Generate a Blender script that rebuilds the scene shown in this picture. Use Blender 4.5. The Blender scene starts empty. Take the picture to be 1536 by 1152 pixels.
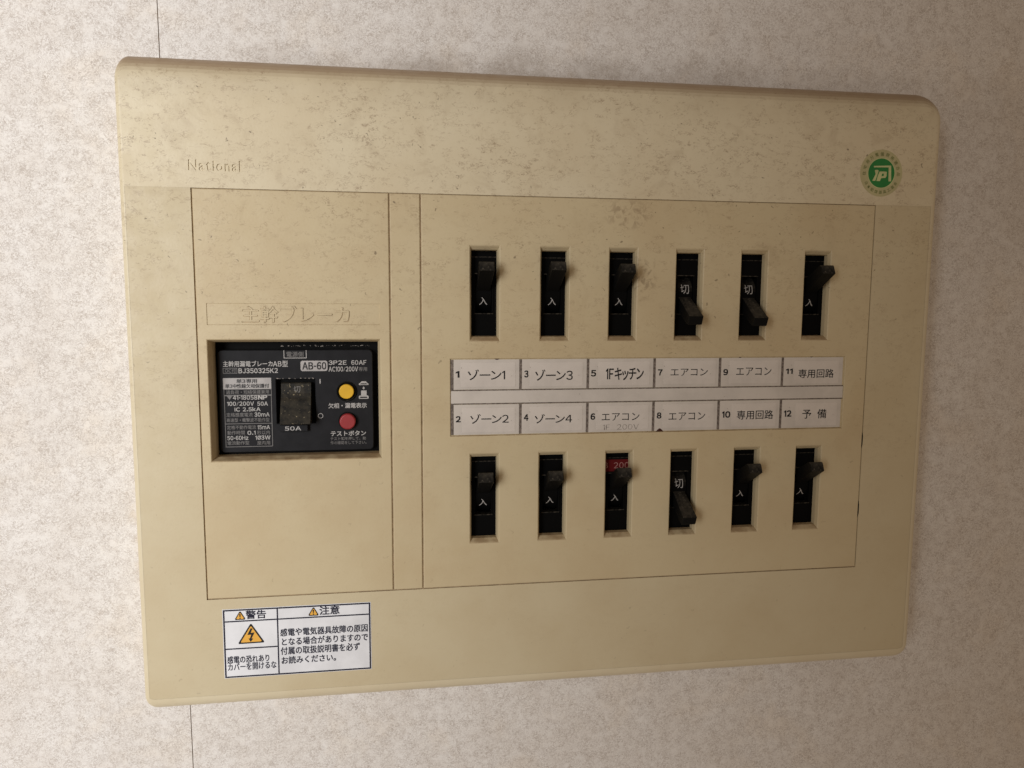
import bpy, bmesh, math, random
from mathutils import Matrix, Vector
random.seed(4)
SC = bpy.context.scene
COL = SC.collection
# All sizes below are millimetres in the board's own frame: x to the right, y up, z out of the wall (0 = front face).
def W(x, y, z=0.0):
    return Vector((x, -z, y)) / 1000.0

# ------------------------------------------------------------------ camera, light, exposure
cd = bpy.data.cameras.new('camera'); cam = bpy.data.objects.new('camera', cd); COL.objects.link(cam)
RC = ((0.9887, 0.0114, -0.1497), (0.0054, 0.9938, 0.1114), (0.1500, -0.1109, 0.9824))
ax = [W(RC[0][k], RC[1][k], RC[2][k]).normalized() for k in range(3)]
m = Matrix((ax[0], ax[1], ax[2])).transposed().to_4x4(); m.translation = W(-30.99, 42.28, 323.71)
cam.matrix_world = m
cd.sensor_fit = 'HORIZONTAL'; cd.sensor_width = 36; cd.lens = 36 * 1154 / 1536
cd.clip_start = 0.01; cd.clip_end = 50
SC.camera = cam

world = bpy.data.worlds.new('World'); SC.world = world; world.use_nodes = True
bg = world.node_tree.nodes['Background']
bg.inputs['Color'].default_value = (1.0, 0.76, 0.55, 1); bg.inputs['Strength'].default_value = 0.268

def area(name, loc, target, sx, sy, power, color):
    l = bpy.data.lights.new(name, 'AREA'); l.shape = 'RECTANGLE'; l.size = sx; l.size_y = sy
    l.energy = power; l.color = color
    o = bpy.data.objects.new(name, l); COL.objects.link(o)
    o.location = W(*loc)
    o.rotation_euler = (W(*target) - W(*loc)).to_track_quat('-Z', 'Y').to_euler()
    return o
key = area('window_light', (-520, 170, 640), (-190, 95, -28), 0.30, 1.0, 1.27, (0.97, 0.985, 1.0))
key.data.spread = math.radians(46)

vs = SC.view_settings
vs.view_transform = 'Standard'; vs.look = 'None'; vs.exposure = 0; vs.gamma = 1; vs.use_curve_mapping = False
SC.cycles.max_bounces = 6

# ------------------------------------------------------------------ materials
def nt_of(name, rough=0.5, spec=0.5):
    mt = bpy.data.materials.new(name); mt.use_nodes = True
    nt = mt.node_tree; b = nt.nodes['Principled BSDF']
    b.inputs['Roughness'].default_value = rough
    b.inputs['Specular IOR Level'].default_value = spec
    return mt, nt, b
def coord(nt):
    return nt.nodes.new('ShaderNodeTexCoord').outputs['Object']
def noise(nt, co, scale, detail=3, rough=0.55, dist=0.0, out='Fac'):
    n = nt.nodes.new('ShaderNodeTexNoise'); nt.links.new(co, n.inputs['Vector'])
    n.inputs['Scale'].default_value = scale; n.inputs['Detail'].default_value = detail
    n.inputs['Roughness'].default_value = rough; n.inputs['Distortion'].default_value = dist
    return n.outputs[out]
def mth(nt, op, a, b=None, c=None, clamp=False):
    n = nt.nodes.new('ShaderNodeMath'); n.operation = op; n.use_clamp = clamp
    for i, v in enumerate((a, b, c)):
        if v is None: continue
        if isinstance(v, (int, float)): n.inputs[i].default_value = v
        else: nt.links.new(v, n.inputs[i])
    return n.outputs[0]
def ramp(nt, v, lo, hi, o0=0.0, o1=1.0):
    n = nt.nodes.new('ShaderNodeMapRange'); n.interpolation_type = 'SMOOTHSTEP'
    nt.links.new(v, n.inputs['Value'])
    for k, x in zip(('From Min', 'From Max', 'To Min', 'To Max'), (lo, hi, o0, o1)): n.inputs[k].default_value = x
    return n.outputs['Result']
def mix(nt, f, a, b):
    n = nt.nodes.new('ShaderNodeMix'); n.data_type = 'RGBA'
    ins = [i for i in n.inputs if i.enabled or True]
    fi, ai, bi = n.inputs[0], n.inputs[6], n.inputs[7]
    for s, v in ((fi, f), (ai, a), (bi, b)):
        if isinstance(v, (int, float)): s.default_value = v
        elif isinstance(v, tuple): s.default_value = (*v, 1)
        else: nt.links.new(v, s)
    return n.outputs[2]
def xyz(nt, co):
    n = nt.nodes.new('ShaderNodeSeparateXYZ'); nt.links.new(co, n.inputs[0]); return n.outputs
def curls(nt, co, scale, width, mscale, lo, hi, dist=1.2, flat=1.0):
    if flat != 1.0:
        vm = nt.nodes.new('ShaderNodeVectorMath'); vm.operation = 'MULTIPLY'; nt.links.new(co, vm.inputs[0]); vm.inputs[1].default_value = (flat, 1, 1); co = vm.outputs[0]
    f = noise(nt, co, scale, 2, 0.5, dist)
    line = ramp(nt, mth(nt, 'ABSOLUTE', mth(nt, 'SUBTRACT', f, 0.5)), 0.0, width, 1.0, 0.0)
    return mth(nt, 'MULTIPLY', line, ramp(nt, noise(nt, co, mscale, 3, 0.6), lo, hi))
def bump(nt, b, h, strength, dist):
    n = nt.nodes.new('ShaderNodeBump'); nt.links.new(h, n.inputs['Height'])
    n.inputs['Strength'].default_value = strength; n.inputs['Distance'].default_value = dist
    nt.links.new(n.outputs[0], b.inputs['Normal'])
def blob(nt, co, x, y, rx, ry):       # soft round mask round a spot of the surface, mm
    s = xyz(nt, co)
    dx = mth(nt, 'MULTIPLY', mth(nt, 'SUBTRACT', s[0], x / 1000), 1000 / rx)
    dz = mth(nt, 'MULTIPLY', mth(nt, 'SUBTRACT', s[2], y / 1000), 1000 / ry)
    r = mth(nt, 'ADD', mth(nt, 'MULTIPLY', dx, dx), mth(nt, 'MULTIPLY', dz, dz))
    return ramp(nt, r, 0.0, 1.0, 1.0, 0.0)

def cream(name, base, tan):
    mt, nt, b = nt_of(name, 0.46, 0.38)
    co = coord(nt); s = xyz(nt, co)
    up = ramp(nt, s[2], -0.07, 0.13, 0.12, 1.0)                      # grime gathers on the upper half
    big = noise(nt, co, 22, 4, 0.6)
    c = mix(nt, ramp(nt, big, 0.35, 0.7), base, tan)
    smear = mth(nt, 'MULTIPLY', ramp(nt, noise(nt, co, 75, 5, 0.65, 0.6), 0.5, 0.78), mth(nt, 'MULTIPLY', up, 0.28))
    c = mix(nt, smear, c, (0.30, 0.21, 0.12))
    # band of settled soot towards the top lip
    band = mth(nt, 'MULTIPLY', ramp(nt, s[2], 0.112, 0.133), ramp(nt, noise(nt, co, 48, 4, 0.6), 0.25, 0.7, 0.35, 0.85))
    c = mix(nt, mth(nt, 'MULTIPLY', band, 0.38), c, (0.27, 0.20, 0.115))
    k1 = mth(nt, 'MULTIPLY', curls(nt, co, 620, 0.045, 380, 0.50, 0.64, 1.0, 0.55), up)
    c = mix(nt, mth(nt, 'MULTIPLY', k1, 0.45), c, (0.24, 0.155, 0.09))
    zone = ramp(nt, noise(nt, co, 34, 3, 0.6), 0.34, 0.70)
    k2 = mth(nt, 'MULTIPLY', mth(nt, 'MULTIPLY', curls(nt, co, 1000, 0.08, 480, 0.50, 0.64, 0.8, 0.6), zone), up)
    c = mix(nt, mth(nt, 'MULTIPLY', k2, 0.62), c, (0.21, 0.13, 0.075))
    dots = mth(nt, 'MULTIPLY', ramp(nt, noise(nt, co, 520, 1, 0.4, 0.8), 0.755, 0.80), ramp(nt, s[2], -0.05, 0.1, 0.25, 1.0))
    c = mix(nt, mth(nt, 'MULTIPLY', dots, 0.65), c, (0.08, 0.05, 0.03))
    st = mth(nt, 'MULTIPLY', blob(nt, co, 68, 78, 13, 8), ramp(nt, noise(nt, co, 330, 3, 0.6, 0.8), 0.46, 0.62))
    c = mix(nt, mth(nt, 'MULTIPLY', st, 0.42), c, (0.17, 0.10, 0.06))
    st = mth(nt, 'MULTIPLY', blob(nt, co, 76, 52, 7, 13), ramp(nt, noise(nt, co, 300, 3, 0.6, 0.8), 0.48, 0.66))
    c = mix(nt, mth(nt, 'MULTIPLY', st, 0.45), c, (0.14, 0.085, 0.05))
    # dust lying on ledges that face up
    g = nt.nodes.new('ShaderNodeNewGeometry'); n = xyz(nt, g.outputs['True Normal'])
    led = mth(nt, 'MULTIPLY', ramp(nt, n[2], 0.25, 0.5), ramp(nt, s[2], 0.07, 0.09, 1.0, 0.0))
    led = mth(nt, 'MULTIPLY', led, ramp(nt, noise(nt, co, 160, 4, 0.6), 0.3, 0.62, 0.35, 1.0))
    c = mix(nt, mth(nt, 'MULTIPLY', led, 0.75), c, (0.24, 0.15, 0.075))
    top = mth(nt, 'MULTIPLY', ramp(nt, n[2], 0.2, 0.75), ramp(nt, s[2], 0.11, 0.12))  # shade of the upward-facing top lip, painted in as brown along with dust
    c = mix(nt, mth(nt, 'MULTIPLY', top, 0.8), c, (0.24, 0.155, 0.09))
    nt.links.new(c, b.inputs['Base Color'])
    nt.links.new(ramp(nt, noise(nt, co, 120, 4), 0.3, 0.75, 0.40, 0.58), b.inputs['Roughness'])
    bump(nt, b, mth(nt, 'ADD', noise(nt, co, 900, 2), mth(nt, 'MULTIPLY', noise(nt, co, 40, 2), 2.0)), 0.22, 0.00018)
    return mt
M = {}
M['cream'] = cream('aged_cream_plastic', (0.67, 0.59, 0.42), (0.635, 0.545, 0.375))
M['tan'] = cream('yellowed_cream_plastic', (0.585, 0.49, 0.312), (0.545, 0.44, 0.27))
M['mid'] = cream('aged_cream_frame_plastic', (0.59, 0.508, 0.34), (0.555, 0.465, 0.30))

def plain(name, col, rough=0.5, spec=0.4, var=0.12, vs_=180, bmp=0.0):
    mt, nt, b = nt_of(name, rough, spec); co = coord(nt)
    f = ramp(nt, noise(nt, co, vs_, 4, 0.6), 0.3, 0.72)
    nt.links.new(mix(nt, f, tuple(v * (1 - var) for v in col), tuple(min(1, v * (1 + var)) for v in col)), b.inputs['Base Color'])
    if bmp: bump(nt, b, noise(nt, co, 1200, 2), bmp, 0.0001)
    return mt
def black(name, col, dust, rough=0.42):
    mt, nt, b = nt_of(name, rough, 0.04); co = coord(nt)
    g = nt.nodes.new('ShaderNodeNewGeometry'); n = xyz(nt, g.outputs['True Normal'])
    up = ramp(nt, n[2], 0.12, 0.45)
    sp = ramp(nt, noise(nt, co, 900, 3, 0.65), 0.50, 0.70)
    film = ramp(nt, noise(nt, co, 260, 3, 0.6), 0.35, 0.75, 0.12, 0.6)
    d = mth(nt, 'MULTIPLY', mth(nt, 'MAXIMUM', sp, film), mth(nt, 'MULTIPLY', up, dust))
    d2 = mth(nt, 'MULTIPLY', ramp(nt, noise(nt, co, 700, 3, 0.6), 0.68, 0.8), 0.02)
    d = mth(nt, 'MAXIMUM', d, d2)
    nt.links.new(mix(nt, d, col, (0.16, 0.14, 0.11)), b.inputs['Base Color'])
    bump(nt, b, noise(nt, co, 1500, 2), 0.08, 0.0001)
    return mt
M['black'] = black('black_bakelite', (0.0035, 0.0035, 0.0035), 0.35, 0.5)
M['lever'] = black('dusty_black_lever', (0.008, 0.0078, 0.0075), 0.5, 0.42)
M['face'] = plain('charcoal_faceplate', (0.015, 0.015, 0.017), 0.5, 0.12, 0.15, 200, 0.15)
M['void'] = plain('unlit_cavity', (0.006, 0.006, 0.006), 0.8, 0.1)
def rocker_mat():
    mt, nt, b = nt_of('grimy_rocker_plastic', 0.5, 0.15); co = coord(nt)
    f = ramp(nt, noise(nt, co, 240, 4, 0.65), 0.35, 0.68)
    c = mix(nt, f, (0.014, 0.0135, 0.0125), (0.044, 0.038, 0.028))
    c = mix(nt, ramp(nt, noise(nt, co, 1100, 2, 0.6), 0.64, 0.74), c, (0.30, 0.25, 0.16))
    nt.links.new(c, b.inputs['Base Color']); bump(nt, b, noise(nt, co, 900, 2), 0.3, 0.00012)
    return mt
M['rocker'] = rocker_mat()
def paper(name, col):
    mt, nt, b = nt_of(name, 0.55, 0.25); co = coord(nt)
    f = ramp(nt, noise(nt, co, 60, 5, 0.6), 0.35, 0.7)
    c = mix(nt, f, col, tuple(v * 0.86 for v in col))
    sp = ramp(nt, noise(nt, co, 520, 2, 0.5), 0.74, 0.79)
    c = mix(nt, mth(nt, 'MULTIPLY', sp, 0.45), c, (0.10, 0.07, 0.05))
    nt.links.new(c, b.inputs['Base Color']); return mt
M['paper'] = paper('aged_white_paper', (0.63, 0.58, 0.525))
M['tape'] = paper('white_label_tape', (0.67, 0.615, 0.56))
M['sticker'] = paper('white_sticker', (0.80, 0.81, 0.84))
M['navy'] = plain('navy_ink', (0.012, 0.012, 0.030), 0.5, 0.3)
M['ink'] = plain('black_ink', (0.012, 0.011, 0.012), 0.5, 0.3)
M['worn'] = plain('worn_grey_ink', (0.30, 0.27, 0.24), 0.6, 0.2, 0.5, 700)
M['divider'] = plain('grey_divider_print', (0.17, 0.14, 0.12), 0.6, 0.2, 0.45, 900)
M['white_print'] = plain('white_print', (0.42, 0.405, 0.39), 0.5, 0.3)
M['grey_print'] = plain('thin_grey_print', (0.175, 0.167, 0.162), 0.5, 0.3)
M['pale_panel'] = plain('pale_printed_field', (0.40, 0.38, 0.37), 0.5, 0.3)
M['yellow'] = plain('yellow_plastic', (0.72, 0.42, 0.025), 0.38, 0.45, 0.06)
M['red'] = plain('dull_red_plastic', (0.30, 0.028, 0.032), 0.40, 0.45, 0.1)
M['red_band'] = plain('red_label_film', (0.11, 0.008, 0.009), 0.5, 0.15)
M['pink_print'] = plain('faded_pink_print', (0.40, 0.20, 0.18), 0.5, 0.3)
M['hazard'] = plain('amber_print', (0.80, 0.43, 0.07), 0.5, 0.3, 0.05)
M['green'] = plain('green_print', (0.022, 0.20, 0.045), 0.45, 0.35, 0.08)
M['pale_green'] = plain('clear_film_over_cream', (0.47, 0.43, 0.235), 0.35, 0.45, 0.06)
M['olive'] = plain('olive_print', (0.20, 0.22, 0.075), 0.5, 0.3)
M['emblem'] = plain('pale_emblem_print', (0.52, 0.55, 0.27), 0.45, 0.35)
M['grime'] = plain('packed_brown_grime', (0.40, 0.30, 0.19), 0.8, 0.1, 0.22, 250)
M['soft_grime'] = plain('thin_brown_grime', (0.40, 0.31, 0.19), 0.6, 0.2, 0.35, 350)
M['dust_line'] = plain('dusty_edge', (0.034, 0.029, 0.023), 0.7, 0.1, 0.9, 900)
M['chip'] = plain('dark_brown_chip', (0.06, 0.022, 0.015), 0.7, 0.2)

def wall_mat():
    mt, nt, b = nt_of('mottled_wallpaper', 0.62, 0.25); co = coord(nt); s = xyz(nt, co)
    c = mix(nt, ramp(nt, noise(nt, co, 42, 6, 0.68, 0.5), 0.36, 0.66), (0.79, 0.76, 0.725), (0.75, 0.71, 0.665))
    c = mix(nt, mth(nt, 'MULTIPLY', ramp(nt, noise(nt, co, 24, 5, 0.65, 0.3), 0.50, 0.68), 0.34), c, (0.76, 0.67, 0.56))
    c = mix(nt, mth(nt, 'MULTIPLY', ramp(nt, noise(nt, co, 90, 5, 0.7), 0.54, 0.70), 0.22), c, (0.63, 0.575, 0.53))
    k = curls(nt, co, 560, 0.06, 170, 0.32, 0.62, 1.4, 0.8)
    c = mix(nt, mth(nt, 'MULTIPLY', k, 0.60), c, (0.40, 0.335, 0.28))
    k2 = curls(nt, co, 1000, 0.08, 230, 0.28, 0.62, 0.8)
    c = mix(nt, mth(nt, 'MULTIPLY', k2, 0.54), c, (0.38, 0.32, 0.275))
    w = curls(nt, co, 230, 0.03, 90, 0.48, 0.62, 2.0)
    c = mix(nt, mth(nt, 'MULTIPLY', w, 0.20), c, (0.45, 0.40, 0.35))
    # soot that warm air has left on the paper just above the board
    edge = mth(nt, 'ADD', s[2], mth(nt, 'MULTIPLY', mth(nt, 'SUBTRACT', noise(nt, co, 30, 4, 0.6), 0.5), 0.028))
    so = mth(nt, 'MULTIPLY', ramp(nt, edge, 0.137, 0.154, 1.0, 0.0), mth(nt, 'MULTIPLY', ramp(nt, s[0], -0.125, -0.03), ramp(nt, s[0], 0.05, 0.21, 1.0, 0.25)))
    so = mth(nt, 'MULTIPLY', so, ramp(nt, s[2], 0.03, 0.10))
    so = mth(nt, 'MULTIPLY', so, ramp(nt, noise(nt, co, 200, 4, 0.7), 0.25, 0.7, 0.55, 1.0))
    c = mix(nt, mth(nt, 'MULTIPLY', so, 0.55), c, (0.20, 0.145, 0.095))
    gl = mth(nt, 'MULTIPLY', blob(nt, co, -142, -66, 9, 40), ramp(nt, noise(nt, co, 90, 4, 0.6), 0.4, 0.65))
    c = mix(nt, mth(nt, 'MULTIPLY', gl, 0.45), c, (0.60, 0.47, 0.30))
    nt.links.new(c, b.inputs['Base Color'])
    h = mth(nt, 'SUBTRACT', mth(nt, 'ADD', noise(nt, co, 600, 4, 0.6, 0.8), mth(nt, 'MULTIPLY', noise(nt, co, 250, 3), 0.5)), mth(nt, 'ADD', mth(nt, 'MULTIPLY', k, 0.5), mth(nt, 'MULTIPLY', k2, 0.4)))
    bump(nt, b, h, 0.34, 0.00030)
    return mt
M['wall'] = wall_mat()

# ------------------------------------------------------------------ mesh helpers
ORIG = {}
class MB:
    def __init__(s): s.v = []; s.f = []; s.sm = []; s.mi = []
    def face(s, pts, smooth=False, mi=0):
        i = len(s.v); s.v += [tuple(p) for p in pts]; s.f.append(tuple(range(i, i + len(pts)))); s.sm.append(smooth); s.mi.append(mi)
    def raw(s, vs, fs, smooth=False, mi=0):
        i = len(s.v); s.v += [tuple(p) for p in vs]
        for f in fs: s.f.append(tuple(i + k for k in f)); s.sm.append(smooth); s.mi.append(mi)
    def rings(s, rs, smooth=False, mi=0, cap=False):
        n = len(rs[0]); vs = [p for r in rs for p in r]; fs = []
        for k in range(len(rs) - 1):
            for i in range(n):
                j = (i + 1) % n; fs.append((k * n + i, (k + 1) * n + i, (k + 1) * n + j, k * n + j))
        s.raw(vs, fs, smooth, mi)
        if cap: s.face(rs[0], False, mi)
    def box(s, x0, y0, z0, x1, y1, z1, bev=0.0, mi=0):
        b = bev
        def r(i, z): return [(x0 + i, y0 + i, z), (x1 - i, y0 + i, z), (x1 - i, y1 - i, z), (x0 + i, y1 - i, z)]
        rs = [r(b, z1)] + ([r(b * .3, z1 - b * .3), r(0, z1 - b)] if b else []) + [r(0, z0)]
        s.rings(rs, False, mi, True); s.face(list(reversed(r(0, z0))), False, mi)
    def cyl(s, cx, cy, r, z0, z1, bev=0.3, n=40, mi=0):
        def c(rr, z): return [(cx + rr * math.cos(2 * math.pi * i / n), cy + rr * math.sin(2 * math.pi * i / n), z) for i in range(n)]
        rs = [c(r - bev, z1), c(r - bev * .35, z1 - bev * .3), c(r, z1 - bev), c(r, z0)]
        s.rings(rs, True, mi); s.face(rs[0], False, mi)
    def rect(s, x0, y0, x1, y1, z, mi=0): s.face([(x0, y0, z), (x1, y0, z), (x1, y1, z), (x0, y1, z)], False, mi)
    def frame(s, x0, y0, x1, y1, w, z, mi=0):
        s.rect(x0, y1 - w, x1, y1, z, mi); s.rect(x0, y0, x1, y0 + w, z, mi)
        s.rect(x0, y0 + w, x0 + w, y1 - w, z, mi); s.rect(x1 - w, y0 + w, x1, y1 - w, z, mi)
    def build(s, name, mats, parent=None, org=None):
        o0 = ORIG[parent.name] if parent else (org or (0, 0, 0))
        me = bpy.data.meshes.new(name)
        me.from_pydata([W(p[0] - o0[0], p[1] - o0[1], p[2] - o0[2]) for p in s.v], [], s.f)
        for mm in (mats if isinstance(mats, (list, tuple)) else [mats]): me.materials.append(mm)
        me.polygons.foreach_set('use_smooth', s.sm); me.polygons.foreach_set('material_index', s.mi)
        bm = bmesh.new(); bm.from_mesh(me)
        if any(s.sm): bmesh.ops.remove_doubles(bm, verts=bm.verts, dist=1e-7)
        bmesh.ops.recalc_face_normals(bm, faces=bm.faces) if getattr(s, 'closed', False) else None
        bm.to_mesh(me); bm.free(); me.update()
        o = bpy.data.objects.new(name, me); COL.objects.link(o)
        if parent: o.parent = parent; ORIG[o.name] = o0
        else: o.location = W(*o0); ORIG[o.name] = o0
        return o
def tag(o, label=None, cat=None, group=None, kind=None):
    for k, v in (('label', label), ('category', cat), ('group', group), ('kind', kind)):
        if v: o[k] = v
    return o
def empty(name, org, label, cat, group=None):
    o = bpy.data.objects.new(name, None); COL.objects.link(o); o.location = W(*org); o.empty_display_size = 0.01
    ORIG[o.name] = org
    return tag(o, label, cat, group)
_fc = bpy.data.curves.new('type', 'FONT'); _fo = bpy.data.objects.new('type', _fc); COL.objects.link(_fo)
_cache = {}
def glyphs(body, off=0.0, ext=0.0, res=3):
    key = (body, off, ext)
    if key not in _cache:
        _fc.body = body; _fc.offset = off; _fc.extrude = ext; _fc.resolution_u = res
        dg = bpy.context.evaluated_depsgraph_get(); dg.update()
        me = bpy.data.meshes.new_from_object(_fo.evaluated_get(dg))
        _cache[key] = ([tuple(v.co) for v in me.vertices], [tuple(p.vertices) for p in me.polygons])
        bpy.data.meshes.remove(me)
    return _cache[key]
def line(body, off=0.0, ext=0.0):
    """one line of type; latin letters are taken from the same gothic face as the kana and set tight"""
    V = []; F = []; x = 0.0; latin = any(0x21 <= ord(c) <= 0x7e or c == 'Ø' for c in body)
    if not latin: return glyphs(body, off, ext)
    if ext: return glyphs(body, off, ext)
    hw = .045 + max(off, 0.0) * 0
    for c in body:
        if c == ' ': x += 0.36; continue
        if c == '1':
            vs = [(.21 - hw, 0, 0), (.21 + hw, 0, 0), (.21 + hw, .735, 0), (.23 - hw, .735, 0), (.03, .60, 0), (.03, .60 - 1.8 * hw, 0), (.21 - hw, .735 - 2.6 * hw, 0)]
            fs = [(0, 1, 2, 6), (6, 2, 3), (6, 3, 4, 5)]
        elif c == 'I':
            vs = [(-hw, 0, 0), (hw, 0, 0), (hw, .735, 0), (-hw, .735, 0)]; fs = [(0, 1, 2, 3)]
        elif c == '-':
            vs = [(0, .33 - hw, 0), (.26, .33 - hw, 0), (.26, .33 + hw, 0), (0, .33 + hw, 0)]; fs = [(0, 1, 2, 3)]
        else:
            w = chr(ord(c) + 0xFEE0) if 0x21 <= ord(c) <= 0x7e and body != 'National' else c
            vs, fs = glyphs(w, off, ext)
            if c in '/Ø':
                y0 = min(v[1] for v in vs); y1 = max(v[1] for v in vs); vs = [(v[0] * (.42 if c == '/' else .8), (v[1] - y0) / (y1 - y0) * .735, v[2]) for v in vs]
        a = min(v[0] for v in vs); b = max(v[0] for v in vs)
        k = len(V); V += [(v[0] - a + x, v[1], v[2]) for v in vs]; F += [tuple(i + k for i in f) for f in fs]
        x += b - a + (0.135 if ord(c) < 0x7f else 0.06)
    return V, F
def text(mb, body, x0, y0, x1, y1, z, off=0.0, depth=0.0, mi=0, shear=0.0):
    vs, fs = line(body, off if depth else min(off, 0.0), 0.5 if depth else 0.0)
    if not vs: return
    ax0 = min(v[0] for v in vs); ax1 = max(v[0] for v in vs); ay0 = min(v[1] for v in vs); ay1 = max(v[1] for v in vs)
    sx = (x1 - x0) / (ax1 - ax0); sy = (y1 - y0) / (ay1 - ay0)
    out = [(x0 + (v[0] - ax0) * sx + shear * (v[1] - ay0) * sy, y0 + (v[1] - ay0) * sy, z + v[2] * 2 * depth) for v in vs]
    o = max(off, 0.0) * min(sx, sy) if not depth else 0.0      # heavier ink: the same strokes printed a hair apart
    for q, (dx, dy) in enumerate(((0, 0), (o, o), (-o, o), (o, -o), (-o, -o)) if o else ((0, 0),)):
        mb.raw([(x + dx, y + dy, zz + .004 * q) for x, y, zz in out], fs, False, mi)
def poly(mb, pts, z, mi=0): 
    a = sum(pts[i][0] * pts[(i + 1) % len(pts)][1] - pts[(i + 1) % len(pts)][0] * pts[i][1] for i in range(len(pts)))
    if a < 0: pts = list(reversed(pts))
    mb.face([(x, y, z) for x, y in pts], False, mi)
def fill(mb, loops, z, mi=0):          # planar fill of an outline with holes
    bm = bmesh.new(); es = []
    for lp in loops:
        vv = [bm.verts.new((x, y, 0)) for x, y in lp]
        es += [bm.edges.new((vv[i], vv[(i + 1) % len(vv)])) for i in range(len(vv))]
    bmesh.ops.triangle_fill(bm, edges=es, use_beauty=True, use_dissolve=False)
    for f in bm.faces:
        p = [(v.co.x, v.co.y, z) for v in f.verts]
        a = (p[1][0] - p[0][0]) * (p[2][1] - p[0][1]) - (p[2][0] - p[0][0]) * (p[1][1] - p[0][1])
        mb.face(p if a > 0 else p[::-1], False, mi)
    bm.free()
def plate(mb, x0, y0, x1, y1, holes, bev=0.35, deep=-0.63):
    """flat plate, front at z=0, soft outer edge; holes = (l, b, r, t, profile) with profile rows (ix, iy, z)"""
    b = bev
    def R(i, z): return [(x0 + i, y0 + i, z), (x1 - i, y0 + i, z), (x1 - i, y1 - i, z), (x0 + i, y1 - i, z)]
    mb.rings([R(b, 0), R(b * .3, -b * .35), R(0, -b), R(0, deep)])
    xs = sorted({x0 + b, x1 - b} | {h[0] for h in holes} | {h[2] for h in holes})
    ys = sorted({y0 + b, y1 - b} | {h[1] for h in holes} | {h[3] for h in holes})
    for i in range(len(xs) - 1):
        for j in range(len(ys) - 1):
            cx = (xs[i] + xs[i + 1]) / 2; cy = (ys[j] + ys[j + 1]) / 2
            if any(h[0] < cx < h[2] and h[1] < cy < h[3] for h in holes): continue
            mb.rect(xs[i], ys[j], xs[i + 1], ys[j + 1], 0)
    for l, bt, r, t, prof in holes:
        rs = [[(l + ix, bt + iy, z), (l + ix, t - iy, z), (r - ix, t - iy, z), (r - ix, bt + iy, z)] for ix, iy, z in prof]
        mb.rings(rs)

# ------------------------------------------------------------------ the wall
DEP = -28.0
wl = MB(); sx0, sx1, g = -126.6, -125.4, 0.17
yt, yb = 1500, -1500
sl = (sx1 - sx0) / (-179.4 - 166.5)
def seam_x(y): return sx0 + (y - 166.5) * sl
wl.face([(-1800, yb, DEP), (seam_x(yb) - g, yb, DEP), (seam_x(yt) - g, yt, DEP), (-1800, yt, DEP)])
wl.face([(seam_x(yb) + g, yb, DEP), (1800, yb, DEP), (1800, yt, DEP), (seam_x(yt) + g, yt, DEP)])
for s_ in (-1, 1):      # the two paper edges turn in at the joint
    p = [(seam_x(yb) + s_ * g, yb, DEP), (seam_x(yt) + s_ * g, yt, DEP), (seam_x(yt) + s_ * .05, yt, DEP - .9), (seam_x(yb) + s_ * .05, yb, DEP - .9)]
    wl.face(p if s_ < 0 else p[::-1], False, 1)
wl.face([(seam_x(yb) - .2, yb, DEP - .9), (seam_x(yb) + .2, yb, DEP - .9), (seam_x(yt) + .3, yt, DEP - .9), (seam_x(yt) - .3, yt, DEP - .9)], False, 1)
wo = wl.build('wall', [M['wall'], M['grime']], None, (0, 0, DEP))
tag(wo, 'pale mottled wallpaper wall with a fine vertical seam behind the board', 'wall', kind='structure')

# ------------------------------------------------------------------ the board
BO = (39.0, 0.0, DEP)
board = empty('distribution_board', BO, 'yellowed cream plastic distribution board mounted on the wallpaper wall', 'fuse box')
board_org = (0, 0, DEP)
ORIG[board.name] = (0, 0, DEP); board.location = W(0, 0, DEP)
L_, R_, B_, T_, YC = -136.4, 214.6, -131.3, 135.4, 84.55
INS = dict(l=2.4, r=4.2, b=5.8, t=10.5); RZ = dict(l=3.2, r=5.0, b=6.0, t=10.0)
CR = dict(tl=(4.2, 11.0), tr=(10.5, 13.0), bl=(5.0, 7.0), br=(7.0, 7.5))
def outline(a, grow=0.0, zdrop=0.0, n=9):
    k = 1 - math.sin(a); c = 1 - math.cos(a)
    x0 = L_ + INS['l'] * k - grow; x1 = R_ - INS['r'] * k + grow; y0 = B_ + INS['b'] * k - grow; y1 = T_ - INS['t'] * k + grow
    pts = [(x1, YC, -RZ['r'] * c - zdrop)]
    def arc(cx, cy, rx, ry, t0, za, zb):
        for i in range(n + 1):
            u = i / n; t = math.radians(t0 + 90 * u); w = math.sin(math.radians(90 * u)) ** 2
            pts.append((cx + rx * math.cos(t), cy + ry * math.sin(t), -(za * (1 - w) + zb * w) * c - zdrop))
    def rad(key, h, v): return max(CR[key][0] - INS[h] * k, 0.8), max(CR[key][1] - INS[v] * k, 0.8)
    rx, ry = rad('tr', 'r', 't'); arc(x1 - rx, y1 - ry, rx, ry, 0, RZ['r'], RZ['t'])
    rx, ry = rad('tl', 'l', 't'); arc(x0 + rx, y1 - ry, rx, ry, 90, RZ['t'], RZ['l'])
    pts.append((x0, YC, -RZ['l'] * c - zdrop))
    rx, ry = rad('bl', 'l', 'b'); arc(x0 + rx, y0 + ry, rx, ry, 180, RZ['l'], RZ['b'])
    rx, ry = rad('br', 'r', 'b'); arc(x1 - rx, y0 + ry, rx, ry, 270, RZ['b'], RZ['r'])
    return pts
NA = 10
rings = [outline(math.pi / 2 * i / NA) for i in range(NA + 1)]
back = outline(math.pi / 2, 1.0); back = [(x, y, DEP) for x, y, z in back]
n1 = 9 + 1
GX0, GX1, GY0, GY1 = -109.7, 183.2, -83.5, YC
front = [(p[0], p[1]) for p in rings[0]]
iR, iL = 0, 1 + 2 * n1
upper = front[iR:iL + 1]
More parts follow.
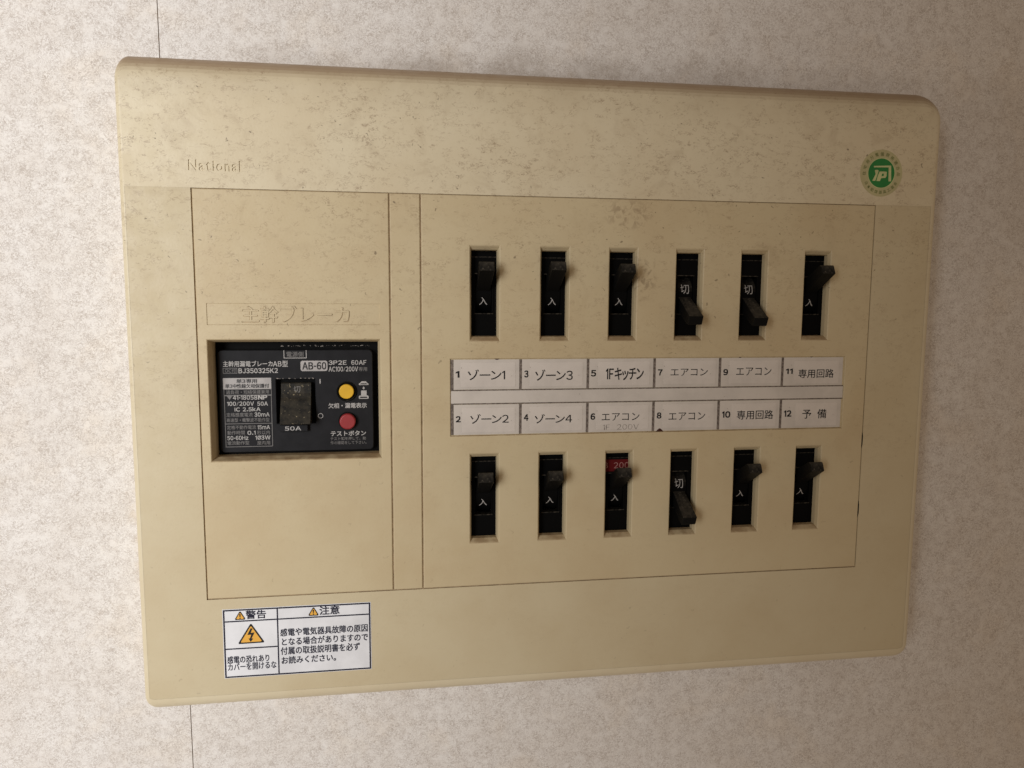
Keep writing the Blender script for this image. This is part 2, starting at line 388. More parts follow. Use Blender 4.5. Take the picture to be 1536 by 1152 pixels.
PB = (-114.0, 88.0, -86.0, 98.0)      # small patch that carries the sunk maker's name
co_ = MB()
co_.rings(rings, True); co_.rings([rings[-1], back], True)
fill(co_, [upper, [(PB[0], PB[1]), (PB[2], PB[1]), (PB[2], PB[3]), (PB[0], PB[3])]], 0)
# sunk lettering: the outline loops become holes with walls and a floor
def sink(mb, body, x0, y0, x1, y1, off, depth, rect):
    vs, fs = line(body, off)
    ax0 = min(v[0] for v in vs); ax1 = max(v[0] for v in vs); ay0 = min(v[1] for v in vs); ay1 = max(v[1] for v in vs)
    P = [(x0 + (v[0] - ax0) / (ax1 - ax0) * (x1 - x0), y0 + (v[1] - ay0) / (ay1 - ay0) * (y1 - y0)) for v in vs]
    key = {}; idx = [key.setdefault((round(p[0], 4), round(p[1], 4)), i) for i, p in enumerate(P)]
    F = [[idx[i] for i in f] for f in fs]
    edges = {}
    for f in F:
        for i in range(len(f)):
            edges[(f[i], f[(i + 1) % len(f)])] = 1
    nxt = {u: v for (u, v) in edges if (v, u) not in edges}
    loops = []
    while nxt:
        u = next(iter(nxt)); lp = []
        while u in nxt:
            lp.append(u); u = nxt.pop(u)
        if len(lp) > 2: loops.append([P[i] for i in lp])
    def ar(l): return sum(l[i][0] * l[(i + 1) % len(l)][1] - l[(i + 1) % len(l)][0] * l[i][1] for i in range(len(l))) / 2
    outer_ = [l for l in loops if ar(l) > 0]; inner_ = [l for l in loops if ar(l) < 0]
    fill(mb, [[(rect[0], rect[1]), (rect[2], rect[1]), (rect[2], rect[3]), (rect[0], rect[3])]] + outer_, 0)
    for l in inner_: fill(mb, [l], 0)
    for l in loops: mb.rings([[(x, y, 0) for x, y in l], [(x, y, -depth) for x, y in l]])
    mb.raw([(x, y, -depth) for x, y in P], F)
sink(co_, 'National', -110.1, 91.1, -90.4, 95.3, 0.020, 0.36, PB)
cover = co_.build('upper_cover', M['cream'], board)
lo = MB()
lower = front[iL:] + [front[0]]
lower = lower + [(GX1, YC), (GX1, GY0), (GX0, GY0), (GX0, YC)]
fill(lo, [lower], -0.06)
# inner lip of the opening, and the ledge the plates sit on
def rr(i, z): return [(GX0 - i, GY0 - i, z), (GX0 - i, GY1, z), (GX1 + i, GY1, z), (GX1 + i, GY0 - i, z)]
lo.rings([rr(0, -0.06), rr(0, -1.5)])
for q in ((GX0 - .5, GY0 - .5, GX1 + .5, GY0 + 2.5), (GX0 - .5, GY1 - 2.5, GX1 + .5, GY1 + .5), (GX0 - .5, GY0 + 2.5, GX0 + 2.5, GY1 - 2.5), (GX1 - 2.5, GY0 + 2.5, GX1 + .5, GY1 - 2.5), (-35.5, GY0 + 2.5, -30.5, GY1 - 2.5), (-22.5, GY0 + 2.5, -17.5, GY1 - 2.5)):
    lo.rect(*q, -0.65, 1)
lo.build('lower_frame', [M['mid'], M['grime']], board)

SLOT = [(0, 0, 0), (0.18, 0.25, -0.10), (0.40, 0.6, -0.32), (0.95, 1.9, -1.9), (1.1, 2.2, -4.3)]
COLS = [0.0 + 30 * k for k in range(6)]; SW = 13.1
ROWS = ((23.8, 64.2), (-64.2, -24.1))
holes = [(x, b, x + SW, t, SLOT) for (b, t) in ROWS for x in COLS]
HOLD = (-8.3, -16.75, 172.6, 16.75)
holes.append((*HOLD, [(0, 0, 0), (0.2, 0.2, -0.12), (0.35, 0.35, -0.6)]))
bp = MB(); plate(bp, -19.8, GY0 + 0.38, GX1 - 0.28, GY1 - 0.22, holes)
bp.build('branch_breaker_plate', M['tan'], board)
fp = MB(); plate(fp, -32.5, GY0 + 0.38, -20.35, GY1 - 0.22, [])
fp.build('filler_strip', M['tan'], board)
MAIN = (-105.9, -25.3, -36.8, 25.2)
mp = MB()
TG = (-105.4, 30.8, -37.0, 39.5)
plate(mp, GX0 + 0.52, GY0 + 0.38, -33.05, GY1 - 0.22, [(*MAIN, [(0, 0, 0), (0.2, 0.25, -0.12), (0.4, 0.5, -0.4), (1.35, 1.45, -4.0), (1.4, 1.5, -9.0)]),
      (*TG, [(0, 0, 0), (0.12, 0.12, -0.28)])])
mp.rect(TG[0] + .1, TG[1] + .1, TG[2] - .1, TG[3] - .1, -0.28)
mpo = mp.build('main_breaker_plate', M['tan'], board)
eg = MB(); text(eg, '主幹ブレーカ', -92.0, 31.55, -49.25, 38.5, -0.25, 0.012); eg.build('letter_grime', M['soft_grime'], mpo)
et = MB(); text(et, '主幹ブレーカ', -91.7, 31.9, -49.5, 38.3, -0.28, 0.004, 0.30); et.build('raised_lettering', M['tan'], mpo)

# strip behind the name cards, with its printed middle bar
ls = MB(); ls.rect(HOLD[0] + .3, HOLD[1] + .3, HOLD[2] - .3, HOLD[3] - .3, -0.6, 0)
ls.rect(HOLD[0] + .5, -2.55, HOLD[2] - .5, 2.75, -0.42, 1)
ls.rect(HOLD[0] + .5, 2.75, HOLD[2] - .5, 3.25, -0.42, 2); ls.rect(HOLD[0] + .5, -3.05, HOLD[2] - .5, -2.55, -0.42, 2)
ls.rect(-8.0, 3.25, -6.75, 16.1, -0.42, 2); ls.rect(-8.0, -16.1, -6.75, -3.05, -0.42, 2)
holder = ls.build('name_card_holder', [M['tan'], M['paper'], M['divider']], board)
for (x0, x1, y, d, s_) in ((82.9, 86.8, -16.75, 1.7, 1), (10.4, 13.2, 16.75, .8, -1), (120.5, 122.4, 16.75, .6, -1), (154.9, 156.8, 16.75, .6, -1)):
    pts = [(x0, y)] + [(x0 + (x1 - x0) * u, y + s_ * d * h) for u, h in ((.2, .55), (.42, .95), (.55, 1.), (.75, .7))] + [(x1, y)]
    ch = MB(); poly(ch, pts, -0.30)
    ch.build('chipped_notch', M['chip'], board)
for y0, y1 in ((-26.5, -18.5), (-59.5, -51.0)):
    dk = MB(); dk.face([(GX1 - .55, y0, -0.05), (GX1 + .1, y0 + 2, -0.05), (GX1 + .1, y1 - 2, -0.05), (GX1 - .55, y1, -0.05)][::1])
    dk.build('gap_shade_strip', M['void'], board)  # flat dark strip; the shade of a wider gap is put into its colour

# ------------------------------------------------------------------ main breaker
MO = (-72.0, -1.2, -27)
mbk = empty('main_breaker', MO, 'large charcoal main breaker with rocker switch, yellow and red buttons', 'breaker')
b_ = MB(); b_.box(-108, -28, -27, -34, 27, -10.5); b_.build('housing', M['void'], mbk)
def rrect(x0, y0, x1, y1, r, z, n=6):
    p = []
    for cx, cy, t0 in ((x1 - r, y1 - r, 0), (x0 + r, y1 - r, 90), (x0 + r, y0 + r, 180), (x1 - r, y0 + r, 270)):
        for i in range(n + 1):
            t = math.radians(t0 + 90 * i / n); p.append((cx + r * math.cos(t), cy + r * math.sin(t), z))
    return p
f_ = MB(); FX = (-103.5, -22.8, -40.5, 20.2)
RW = (-80.6, -11.1, -64.2, 8.1)
outer = [(p[0], p[1]) for p in rrect(FX[0] + .3, FX[1] + .3, FX[2] - .3, FX[3] - .3, 1.6, 0)]
fill(f_, [outer, [(RW[0], RW[1]), (RW[2], RW[1]), (RW[2], RW[3]), (RW[0], RW[3])]], -7.0)
f_.rings([[(x, y, -7.0) for x, y in outer], rrect(*FX, 1.9, -7.4), rrect(*FX, 1.9, -10.4)])
f_.rings([[(RW[0] + i, RW[1] + i, z), (RW[0] + i, RW[3] - i, z), (RW[2] - i, RW[3] - i, z), (RW[2] - i, RW[1] + i, z)] for i, z in ((0, -7), (.3, -7.5), (.35, -10.4))])
f_.rect(RW[0], RW[1], RW[2], RW[3], -10.35, 1)
fpl = f_.build('faceplate', [M['face'], M['void']], mbk)
MAIN_TEXT = [
  ('電源側', -75.79, 17.23, -68.93, 19.44, 'g'), ('主幹用漏電ブレーカ', -101.3, 13.31, -81.55, 15.67, 'w'), ('AB型', -81.32, 13.2, -75.39, 15.7, 'w'),
  ('OC付', -100.58, 10.82, -96.29, 12.5, 'g'), ('BJ350325K2', -95.18, 10.61, -79.5, 12.58, 'w'), ('AB-60', -69.44, 11.92, -59.79, 14.93, 'k'),
  ('3P2E', -58.68, 13.84, -51.35, 15.6, 'w'), ('60AF', -49.34, 13.77, -43.16, 15.66, 'w'), ('AC100/200V', -58.73, 10.99, -46.67, 12.99, 'w'), ('専用', -46.33, 11.04, -42.86, 12.81, 'g'),
  ('単3専用', -96.21, 6.42, -88.01, 8.16, 'k'), ('単3中性線欠相保護付', -100.69, 4.38, -83.21, 6.13, 'k'), ('過負荷・短絡保護兼用', -100.45, 1.88, -83.28, 3.51, 'g'),
  ('41-18058', -97.8, -0.49, -88.1, 1.31, 'w'), ('NP', -87.66, -0.42, -84.19, 1.2, 'b'), ('100/200V', -100.12, -2.98, -89.52, -1.29, 'w'), ('50A', -88.12, -3.06, -83.93, -1.42, 'w'),
  ('IC 2.5kA', -97.26, -5.36, -86.97, -3.66, 'w'), ('定格感度電流', -100.66, -7.64, -90.11, -5.95, 'g'), ('30mA', -89.38, -7.69, -83.39, -5.98, 'w'),
  ('高速型・衝撃波不動作型', -100.63, -9.87, -83.45, -8.23, 'g'), ('定格不動作電流', -100.57, -12.93, -88.99, -11.29, 'g'), ('15mA', -88.31, -13.06, -83.37, -11.41, 'w'),
  ('動作時間', -100.53, -15.18, -93.58, -13.48, 'g'), ('0.1', -92.41, -15.31, -89.23, -13.66, 'w'), ('秒以内', -88.55, -15.36, -83.44, -13.59, 'g'),
  ('50-60Hz', -100.61, -17.43, -92.2, -15.72, 'w'), ('1Ø3W', -89.29, -17.48, -83.27, -15.77, 'w'), ('電流動作型', -100.63, -19.5, -91.88, -17.91, 'g'), ('屋内用', -88.68, -19.68, -83.45, -18.02, 'g'),
  ('欠相・漏電表示', -59.17, -4.68, -43.27, -2.47, 'w'), ('テストボタン', -58.43, -16.59, -43.8, -14.49, 'w'), ('テスト釦を押して、動', -58.59, -18.45, -43.78, -17.07, 'g'), ('作の確認をして下さい。', -58.63, -20.26, -43.63, -18.81, 'g')]
tx = MB(); ZT = -6.90
for t, x0, y0, x1, y1, c in MAIN_TEXT:
    latin = all(ord(k) < 0x300 for k in t)
    off = {'w': 0.020 if latin else 0.016, 'g': 0.006, 'k': 0.026 if latin else 0.016, 'b': 0.05}[c]
    text(tx, t, x0, y0, x1, y1, ZT if c != 'k' else ZT + .06, off, 0, {'w': 0, 'b': 0, 'g': 1, 'k': 2}[c])
# ruled boxes of the rating table
lw = .26
tx.rect(-76.96, 16.65, -67.68, 16.65 + lw, ZT); tx.rect(-76.96, 16.65 + lw, -76.96 + lw, 20.0, ZT); tx.rect(-67.68 - lw, 16.65 + lw, -67.68, 20.0, ZT)
tx.frame(-101.4, 10.5, -95.74, 12.8, .2, ZT, 1)
tx.face(rrect(-70.23, 11.22, -59.22, 15.6, .9, ZT), False, 3)
tx.rect(-101.55, 4.0, -82.3, 8.6, ZT, 3)
tx.frame(-101.4, 1.35, -82.25, 3.99, .22, ZT, 1); tx.frame(-101.35, -20.45, -82.3, 1.34, .26, ZT, 1)
tx.rect(-101.1, -10.72, -82.55, -10.45, ZT, 1)
poly(tx, [(-100.3, 1.2), (-98.0, 1.2), (-99.15, -.5)], ZT + .02, 1)
tx.rect(-62.62, 5.9, -62.2, 7.85, ZT, 0)
ro = [(-62.5 + 1.08 * math.cos(2 * math.pi * i / 28), -7.8 + 1.1 * math.sin(2 * math.pi * i / 28)) for i in range(28)]
ri = [(-62.5 + .84 * math.cos(2 * math.pi * i / 28), -7.8 + .86 * math.sin(2 * math.pi * i / 28)) for i in range(28)]
fill(tx, [ro, ri], ZT, 0)
# pop-up button symbol
cap = [(-46.45, 5.3), (-46.3, 5.75), (-45.9, 5.95), (-45.2, 6.7), (-43.5, 6.7), (-42.8, 5.95), (-42.4, 5.7), (-42.3, 5.3), (-42.5, 5.1), (-46.25, 5.1)]
fill(tx, [cap, [(-45.95, 5.4), (-42.8, 5.4), (-43.2, 5.8), (-45.5, 5.8)]], ZT, 0)
poly(tx, [(-44.4, 4.5), (-43.9, 3.75), (-44.4, 3.15), (-44.9, 3.75)], ZT, 0)
tx.rect(-45.5, .62, -43.2, 2.75, ZT, 0)
base = [(-46.5, .2), (-46.2, .6), (-42.7, .6), (-42.4, .2), (-42.4, -.5), (-42.65, -.8), (-46.3, -.8), (-46.55, -.5)]
fill(tx, [base, [(-46.1, -.45), (-42.8, -.45), (-43.1, .1), (-45.8, .1)]], ZT, 0)
tx.build('printed_legend', [M['white_print'], M['grey_print'], M['ink'], M['pale_panel']], fpl)
# rocker: pressed in at the top, standing out at the bottom
rk = MB(); prof = [(6.3, -10), (6.3, -8.1), (5.9, -7.6), (2.0, -6.6), (0.2, -5.8), (-1.2, -4.8), (-9.7, -0.8), (-10.3, -0.9), (-10.5, -1.5), (-10.5, -10)]
x0, x1 = -78.4, -66.2
for i in range(len(prof) - 1):
    (ya, za), (yb_, zb) = prof[i], prof[i + 1]
    rk.face([(x0, ya, za), (x0, yb_, zb), (x1, yb_, zb), (x1, ya, za)])
for x, rev in ((x0, 0), (x1, 1)):
    p = [(x, y, z) for y, z in prof]; rk.face(p[::-1] if not rev else p)
rko = rk.build('rocker', M['rocker'], mbk)
rt = MB()
vs, fs = glyphs('切', 0.0)
ax0 = min(v[0] for v in vs); ay0 = min(v[1] for v in vs); k = 2.7 / (max(v[0] for v in vs) - ax0)
rt.raw([(-73.3 + (v[0] - ax0) * k, 2.35 + (v[1] - ay0) * k * 1.0, -6.55 - (2.35 + (v[1] - ay0) * k - 2.0) * .256) for v in vs], fs)
rt.build('lettering', M['grey_print'], rko)
rg = MB(); rg.box(-79.0, -14.15, -7.2, -67.7, -11.25, -5.2, .25)
rgo = rg.build('rating_tab', M['face'], mbk)
r2 = MB(); text(r2, '50A', -77.0, -13.55, -70.5, -11.85, -5.12, 0.02); r2.build('lettering', M['white_print'], rgo)
yw = MB(); n = 44
def circ(cx, cy, r, z): return [(cx + r * math.cos(2 * math.pi * i / n), cy + r * math.sin(2 * math.pi * i / n), z) for i in range(n)]
yw.rings([circ(-51.4, 2.45, r, z) for r, z in ((4.3, -6.98), (4.2, -6.6), (3.95, -6.5), (3.7, -6.6), (3.6, -6.95))], True)
yw.face(circ(-51.4, 2.45, 3.62, -6.93))
ywo = yw.build('button_collar', M['black'], mbk)
yb2 = MB(); yb2.cyl(-51.55, 2.5, 3.1, -7.0, -5.6, .35); yb2.build('indicator_button', M['yellow'], mbk)['label'] = 'yellow round indicator button'
rb = MB(); rb.cyl(-51.25, -10.2, 3.35, -7.0, -4.4, .55); rb.build('test_button', M['red'], mbk)['label'] = 'dull red round test button'
rbw = MB(); rbw.rings([circ(-51.3, -10.15, r, z) for r, z in ((3.9, -6.97), (3.75, -6.9), (3.3, -6.95))]); rbw.build('button_collar', M['void'], mbk)
ds = MB()
for i in range(70):       # crumbs of dust along the top of the recess and the rocker well
    if i < 46: x = random.uniform(-80, -42); y = random.uniform(21.4, 21.9); z = -10.45
    else: x = random.uniform(-80, -65); y = random.uniform(8.05, 8.35); z = -6.96
    r = random.uniform(.05, .17); ds.box(x - r * 1.6, y - r, z - .1, x + r * 1.6, y + r * .8, z + r * .7)
ds.build('dust_crumbs', M['worn'], mbk)

# ------------------------------------------------------------------ branch breakers
def mesh_body(cx, cy):
    b = MB(); Z = -4.7
    X0, X1, Y0, Y1 = cx - 11, cx + 11, cy - 23, cy + 23
    wx, wy0, wy1 = 3.6, -8.3, 8.2
    # front face round the drum window, with a stepped brow above
    b.rect(X0, cy + 15.6, X1, Y1, Z - 1.2); b.rect(X0, cy + 15.2, X1, cy + 15.6, Z + .15, 1)
    b.face([(X0, cy + 15.6, Z - 1.2), (X0, cy + 15.6, Z + .15), (X1, cy + 15.6, Z + .15), (X1, cy + 15.6, Z - 1.2)])
    b.rect(X0, cy + wy1, X1, cy + 15.2, Z); b.rect(X0, Y0, X1, cy + wy0, Z)
    b.rect(X0, cy + wy0, cx - wx, cy + wy1, Z); b.rect(cx + wx, cy + wy0, X1, cy + wy1, Z)
    q = [(cx - wx, cy + wy0), (cx + wx, cy + wy0), (cx + wx, cy + wy1), (cx - wx, cy + wy1)]
    b.rings([[(x, y, Z) for x, y in q], [(x, y, Z - 3.5) for x, y in q]])
    # raised rim of the window
    for (a0, a1, c0, c1) in ((-wx - .5, wx + .5, wy1, wy1 + .45), (-wx - .5, wx + .5, wy0 - .45, wy0), (-wx - .5, -wx, wy0, wy1), (wx, wx + .5, wy0, wy1)):
        b.box(cx + a0, cy + c0, Z - .1, cx + a1, cy + c1, Z + .3, .08, 1 if c1 - c0 < 1 else 0)
    b.rings([[(X0, Y0, Z - .01), (X1, Y0, Z - .01), (X1, Y1, Z - 1.2), (X0, Y1, Z - 1.2)], [(X0, Y0, -27), (X1, Y0, -27), (X1, Y1, -27), (X0, Y1, -27)]])
    return b
def drum(cx, cy):
    d = MB(); n = 14; r = 9.2; zc = -14.2
    A = [math.radians(-66 + 132 * i / n) for i in range(n + 1)]
    for i in range(n):
        p = [(zc + r * math.cos(a), cy + r * math.sin(a)) for a in (A[i], A[i + 1])]
        d.face([(cx - 3.4, p[0][1], p[0][0]), (cx + 3.4, p[0][1], p[0][0]), (cx + 3.4, p[1][1], p[1][0]), (cx - 3.4, p[1][1], p[1][0])], True)
    return d
def lever(cx, cy, s):          # s = +1 tipped up, -1 tipped down
    l = MB()
    P = [(0.9, -5.6), (2.3, -3.0), (9.1, 8.5), (9.5, 9.2), (12.5, 7.9), (13.05, 7.4), (13.15, 6.7), (12.8, 5.6), (8.6, -3.0), (8.0, -6.5)]
    def ring(hw, sh):
        my = sum(p[0] for p in P) / len(P); mz = sum(p[1] for p in P) / len(P)
        return [(y + (my - y) * sh, z + (mz - z) * sh) for y, z in P]
    secs = [(-3.15, .05), (-2.95, 0), (2.95, 0), (3.15, .05)]
    n = len(P); rs = []
    for hx, sh in secs: rs.append([(cx + hx * (1 if z > -2 else .88), cy + s * y, z) for y, z in ring(hx, sh)])
    l.rings(rs); l.face(rs[0]); l.face(rs[-1]); l.closed = True
    return l
def legend(cx, cy, body, yc, h, w):
    t = MB(); vs, fs = glyphs(body, -0.004 if body == '切' else 0.004)
    a0 = min(v[0] for v in vs); a1 = max(v[0] for v in vs); b0 = min(v[1] for v in vs); b1 = max(v[1] for v in vs)
    out = []
    for v in vs:
        x = cx + ((v[0] - a0) / (a1 - a0) - .5) * w; dy = yc + ((v[1] - b0) / (b1 - b0) - .5) * h
        out.append((x, cy + dy, -14.2 + math.sqrt(9.2 ** 2 - dy * dy) + .07))
    t.raw(out, fs); return t
def make_breaker(kx, row, on):
    b0, t0 = ROWS[row]; cx = COLS[kx] + SW / 2; cy = (b0 + t0) / 2
    o = (cx, cy, -7.0)
    e = empty('circuit_breaker', o, 'x', 'breaker', 'branch breakers in the board')
    mesh_body(cx, cy).build('body', [M['black'], M['dust_line']], e); d = drum(cx, cy).build('drum', M['black'], e)
    if on: legend(cx, cy, '入', -3.2, 3.3, 3.5).build('lettering', M['white_print'], d)
    else: legend(cx, cy, '切', 2.5, 4.1, 4.0).build('lettering', M['white_print'], d)
    lever(cx, cy, 1 if on else -1).build('lever', M['lever'], e)
    return e
def copy_tree(o, parent=None):
    c = o.copy(); COL.objects.link(c)
    if parent: c.parent = parent
    for chd in list(o.children): copy_tree(chd, c)
    return c
proto = {True: make_breaker(0, 0, True), False: make_breaker(3, 0, False)}
used = {True: False, False: False}
STATE = {(0, 0): 1, (1, 0): 1, (2, 0): 1, (3, 0): 0, (4, 0): 0, (5, 0): 1, (0, 1): 1, (1, 1): 1, (2, 1): 1, (3, 1): 0, (4, 1): 1, (5, 1): 1}
BLAB = {(0, 0): 'black breaker, lever up, directly above the name card numbered 1', (1, 0): 'black breaker, lever up, directly above the name card numbered 3',
        (2, 0): 'black breaker, lever up, beside a dark smudge, directly above card 5', (3, 0): 'black breaker, dusty lever down, directly above the name card numbered 7',
        (4, 0): 'black breaker, lever down, directly above the name card numbered 9', (5, 0): 'black breaker, lever up, upper row at far right above card 11',
        (0, 1): 'black breaker, lever up, directly below the name card numbered 2', (1, 1): 'black breaker, lever up, directly below the name card numbered 4',
        (2, 1): 'black breaker with a red 200 label above its lever, below card 6', (3, 1): 'only lower row black breaker with its lever down, below card 8',
        (4, 1): 'black breaker, lever up, directly below the name card numbered 10', (5, 1): 'black breaker, lever up, lower row at far right below card 12'}
BRK = {}
for (kx, row), on in STATE.items():
    on = bool(on)
    e = proto[on] if not used[on] else copy_tree(proto[on]); used[on] = True
    b0, t0 = ROWS[row]; e.location = W(COLS[kx] + SW / 2, (b0 + t0) / 2, -7.0)
    e['label'] = BLAB[(kx, row)]; BRK[(kx, row)] = e
    for chd in e.children:
        if chd.name.startswith('lever'): chd.rotation_euler = (math.radians(random.uniform(-1.6, 1.6)), 0, math.radians(random.uniform(-1.2, 1.2)))
e6 = BRK[(2, 1)]; ORIG[e6.name] = (COLS[2] + SW / 2, sum(ROWS[1]) / 2, -7.0)
rbd = MB(); rbd.box(57.0, -34.9, -5.2, 76.0, -29.5, -4.35, .05)
rl = rbd.build('rating_label', M['red_band'], e6); rl['label'] = 'red 200 rating label'
rl2 = MB(); text(rl2, 'B', 60.0, -33.4, 62.7, -30.7, -4.28, 0.0); text(rl2, '200', 65.4, -33.5, 72.4, -30.8, -4.28, 0.0)
rl2.build('lettering', M['pink_print'], rl)

# ------------------------------------------------------------------ name cards
CX = [-6.75, 22.1, 51.75, 81.8, 112.2, 142.0, 171.5]
CARDS = [
  (1, (-5.64, 8.58, -4.29, 11.18), 'ゾーン1', (-0.63, 7.39, 15.33, 11.85)), (3, (23.76, 8.4, 25.39, 11.22), 'ゾーン3', (28.43, 6.89, 44.95, 11.59)),
  (5, (53.16, 8.53, 55.28, 11.14), '1Fキッチン', (59.83, 6.74, 76.82, 12.12)), (7, (83.48, 8.66, 85.4, 11.18), 'エアコン', (89.24, 8.28, 106.48, 11.5)),
  (9, (113.92, 8.49, 115.96, 11.05), 'エアコン', (119.89, 8.17, 136.67, 11.75)), (11, (143.84, 8.76, 146.94, 10.98), '専用回路', (149.82, 6.8, 167.05, 10.74)),
  (2, (-5.69, -10.54, -3.74, -8.09), 'ゾーン2', (0.42, -11.34, 17.05, -7.3)), (4, (23.72, -10.43, 25.54, -7.76), 'ゾーン4', (28.42, -11.76, 44.92, -7.79)),
  (6, (53.31, -10.55, 55.18, -7.91), 'エアコン', (58.19, -11.22, 75.39, -7.88)), (8, (83.5, -10.55, 85.43, -8.0), 'エアコン', (88.85, -11.54, 105.94, -8.09)),
  (10, (114.06, -10.75, 117.76, -8.03), '専用回路', (121.01, -11.76, 138.38, -7.69)), (12, (143.82, -10.77, 147.21, -8.08), '予  備', (152.66, -11.9, 164.44, -7.66))]
CLAB = {1: 'white name card numbered 1 below the first upper breaker', 3: 'white name card numbered 3 between cards 1 and 5', 5: 'white name card numbered 5 with condensed heavy lettering',
        7: 'white name card numbered 7 between cards 5 and 9', 9: 'white name card numbered 9 between cards 7 and 11', 11: 'white name card numbered 11 at the right end of the upper row',
        2: 'white name card numbered 2 at the left end of the lower row', 4: 'white name card numbered 4 between cards 2 and 6', 6: 'white name card numbered 6 with a worn second line',
        8: 'white name card numbered 8 with a brown chip at its corner', 10: 'white name card numbered 10 between cards 8 and 12', 12: 'white name card numbered 12 at the right end of the lower row'}
for k, nb, body, tb in CARDS:
    i = (k - 1) // 2; top = k % 2 == 1
    x0, x1 = CX[i] + (.6 if i else .1), CX[i + 1] - (.6 if i < 5 else 0); y0, y1 = (3.35, 16.15) if top else (-16.15, -3.15)
    e = empty('name_card', ((x0 + x1) / 2, (y0 + y1) / 2, -0.55), CLAB[k], 'name card', 'name cards in the holder')
    c = MB(); c.box(x0, y0, -0.55, x1, y1, -0.36); c.closed = True
    if i < 5: c.rect(x1, y0, x1 + 1.2, y1, -0.40, 1)
    c.build('card', [M['paper'], M['divider']], e)
    t = MB(); text(t, str(k), *nb, -0.30, 0.034); t.build('number', M['ink'], e)
    j = random.uniform(-.3, .3)
    tp = MB(); tp.closed = True; tp.box(max(nb[2] + .7, tb[0] - 3.4) , y0 + 1.1 + j, -0.36, x1 - 1.6 + j, y1 - 1.3 + j, -0.27, .03)
    tpo = tp.build('label_tape', M['tape'], e)
    t = MB()
    thin = all(ch_ in 'エアコン' for ch_ in body)
    text(t, body, *tb, -0.21, 0.0 if thin else (0.018 if k == 5 else 0.006)); t.build('lettering', M['ink'], tpo)
    if k == 6:
        t = MB(); text(t, '1F  200V', 58.9, -15.2, 75.1, -12.9, -0.21, -0.01); t.build('worn_lettering', M['worn'], tpo)

# ------------------------------------------------------------------ warning sticker
ws = empty('warning_sticker', (-73.1, -103.1, 0), 'white rectangular warning sticker with amber triangles at the bottom left', 'sticker')
c = MB(); c.closed = True; c.box(-103.75, -118.25, -0.062, -42.6, -87.95, 0.06); sheet = c.build('sheet', M['sticker'], ws)
c = MB(); z = .12
c.frame(-103.5, -118.05, -42.85, -88.2, .62, z); c.rect(-81.78, -117.42, -81.22, -88.83, z)
c.rect(-102.87, -93.66, -81.79, -93.1, z); c.rect(-81.21, -93.66, -43.48, -93.1, z); c.rect(-102.87, -105.66, -81.79, -105.1, z)
c.build('ruled_lines', M['navy'], sheet)
def tri(mb, a, b, cc, grow, z, mi):
    P = [Vector(p) for p in (a, b, cc)]; ce = (P[0] + P[1] + P[2]) / 3; pts = []
    for i in range(3):
        p, q, r = P[i], P[i - 1], P[(i + 1) % 3]
        for w in (q, r): 
            d = (w - p).normalized(); pts.append(tuple(ce + (p + d * .55 - ce) * grow))
    poly(mb, pts, z, mi)
h = MB()
for a, b, cc, g1 in (((-96.6, -88.72), (-99.0, -92.8), (-94.3, -92.8), .72), ((-66.6, -88.62), (-69.0, -92.75), (-64.3, -92.75), .72), ((-92.4, -94.4), (-97.95, -103.4), (-86.9, -103.3), .80)):
    tri(h, a, b, cc, 1.0, .12, 0); tri(h, a, b, cc, g1, .16, 1)
for x, y in ((-96.65, -91.3), (-66.67, -91.25)):
    poly(h, [(x - .3, y + 1.15), (x + .3, y + 1.15), (x + .17, y - .25), (x - .17, y - .25)], .20, 0); h.rect(x - .24, y - 1.0, x + .24, y - .5, .20, 0)
fill(h, [[(-92.55, -96.7), (-91.75, -96.9), (-92.6, -98.75), (-91.0, -98.6), (-92.25, -101.2), (-91.6, -101.3), (-92.7, -102.65), (-93.5, -101.1), (-92.95, -101.15), (-92.35, -99.5), (-93.95, -99.55)]], .20, 0)
h.build('hazard_symbols', [M['ink'], M['hazard']], sheet)
WT = [('警告', -94.28, -92.6, -86.15, -88.98), ('注意', -64.05, -92.5, -55.83, -88.8), ('感電の恐れあり', -102.36, -111.76, -85.39, -108.59), ('カバーを開けるな', -102.25, -114.96, -82.5, -111.87),
  ('感電や電気器具故障の原因', -80.47, -101.1, -44.11, -97.75), ('となる場合がありますので', -79.95, -105.2, -44.08, -101.85), ('付属の取扱説明書を必ず', -80.51, -109.3, -47.55, -105.9), ('お読みください。', -80.27, -113.4, -57.71, -110.2)]
t = MB()
for w in WT: text(t, *w, .12, 0.020)
t.build('lettering', M['navy'], sheet)

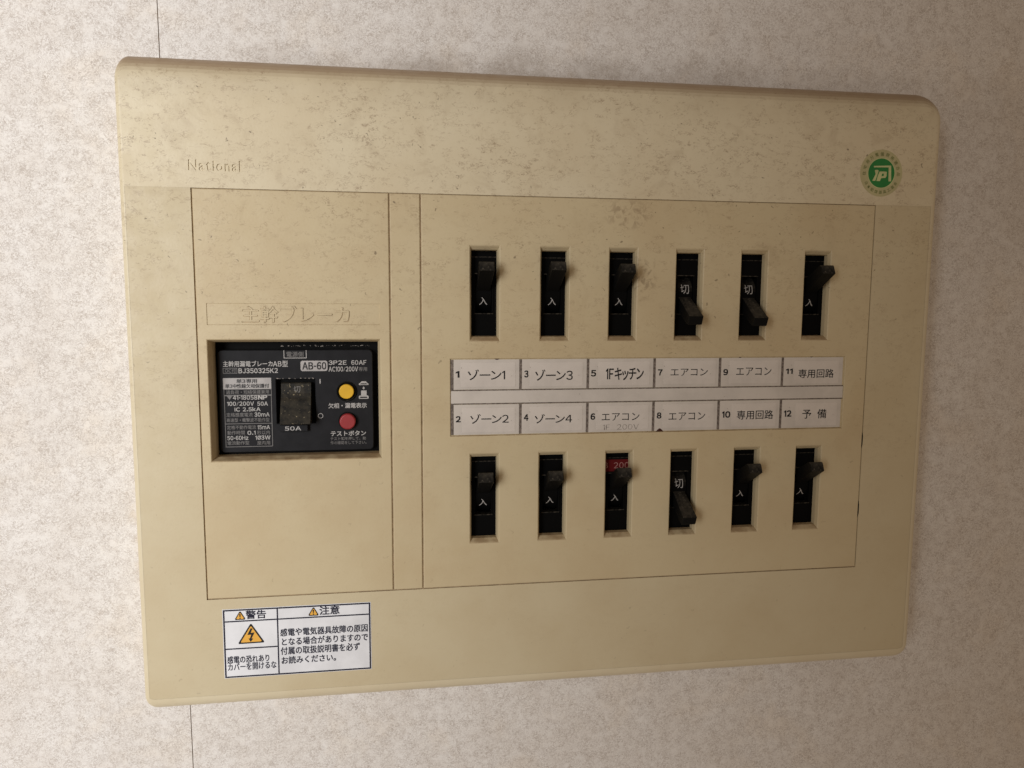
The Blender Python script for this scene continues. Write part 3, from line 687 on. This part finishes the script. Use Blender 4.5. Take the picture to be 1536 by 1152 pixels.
# ------------------------------------------------------------------ round approval sticker
SXc, SYc = 184.85, 98.55
gs = empty('round_sticker', (SXc, SYc, 0), 'small round green and clear sticker on the board near its top right corner', 'sticker')
def disc(cx, cy, r, n=64): return [(cx + r * math.cos(2 * math.pi * i / n), cy + r * math.sin(2 * math.pi * i / n)) for i in range(n)]
c = MB(); c.rings([[(x, y, .05) for x, y in disc(SXc, SYc, 10.25)], [(x, y, -.06) for x, y in disc(SXc, SYc, 10.3)]]); c.face([(x, y, .05) for x, y in disc(SXc, SYc, 10.25)])
film = c.build('clear_film', M['pale_green'], gs)
c = MB(); c.face([(x, y, .10) for x, y in disc(SXc, SYc, 6.35)])
gd = c.build('green_disc', M['green'], gs)
c = MB(); fill(c, [disc(SXc, SYc, 6.8), disc(SXc, SYc, 6.42)], .10); c.build('rim', M['emblem'], gs)
c = MB()
poly(c, [(181.0, 101.6), (189.4, 102.0), (189.8, 95.1), (188.45, 95.05), (188.2, 101.15), (181.0, 100.95)], .15)
poly(c, [(181.55, 99.85), (182.95, 99.95), (183.45, 99.55), (182.75, 97.2), (182.05, 95.1), (180.6, 95.1), (182.0, 98.0)], .15)
fill(c, [[(183.9, 99.25), (186.6, 99.3), (187.45, 99.15), (187.4, 97.3), (186.9, 96.5), (184.85, 96.35), (184.3, 95.05), (182.6, 95.05), (183.1, 97.2)], [(185.2, 98.3), (186.0, 98.4), (186.0, 97.35), (185.0, 97.2)]], .15)
c.build('emblem', M['emblem'], gs)
c = MB()
def arc_text(s, r, a0, a1, size, flip):
    n = len(s)
    for i, chx in enumerate(s):
        a = math.radians(a0 + (a1 - a0) * i / (n - 1)); vs, fs = glyphs(chx, 0.01)
        mx = (min(v[0] for v in vs) + max(v[0] for v in vs)) / 2; my = (min(v[1] for v in vs) + max(v[1] for v in vs)) / 2
        up = Vector((math.cos(a), math.sin(a))) * (-1 if flip else 1); rt_ = Vector((up.y, -up.x))
        out = []
        for v in vs:
            p = Vector((SXc + r * math.cos(a), SYc + r * math.sin(a))) + rt_ * ((v[0] - mx) * size) + up * ((v[1] - my) * size)
            out.append((p.x, p.y, .11))
        c.raw(out, fs)
arc_text('住宅用分電盤規格適合品', 8.35, 182, -2, 1.75, False)
arc_text('日本配線器具工業会', 8.35, 212, 328, 1.6, True)
c.build('lettering', M['olive'], gs)

bpy.data.objects.remove(_fo)
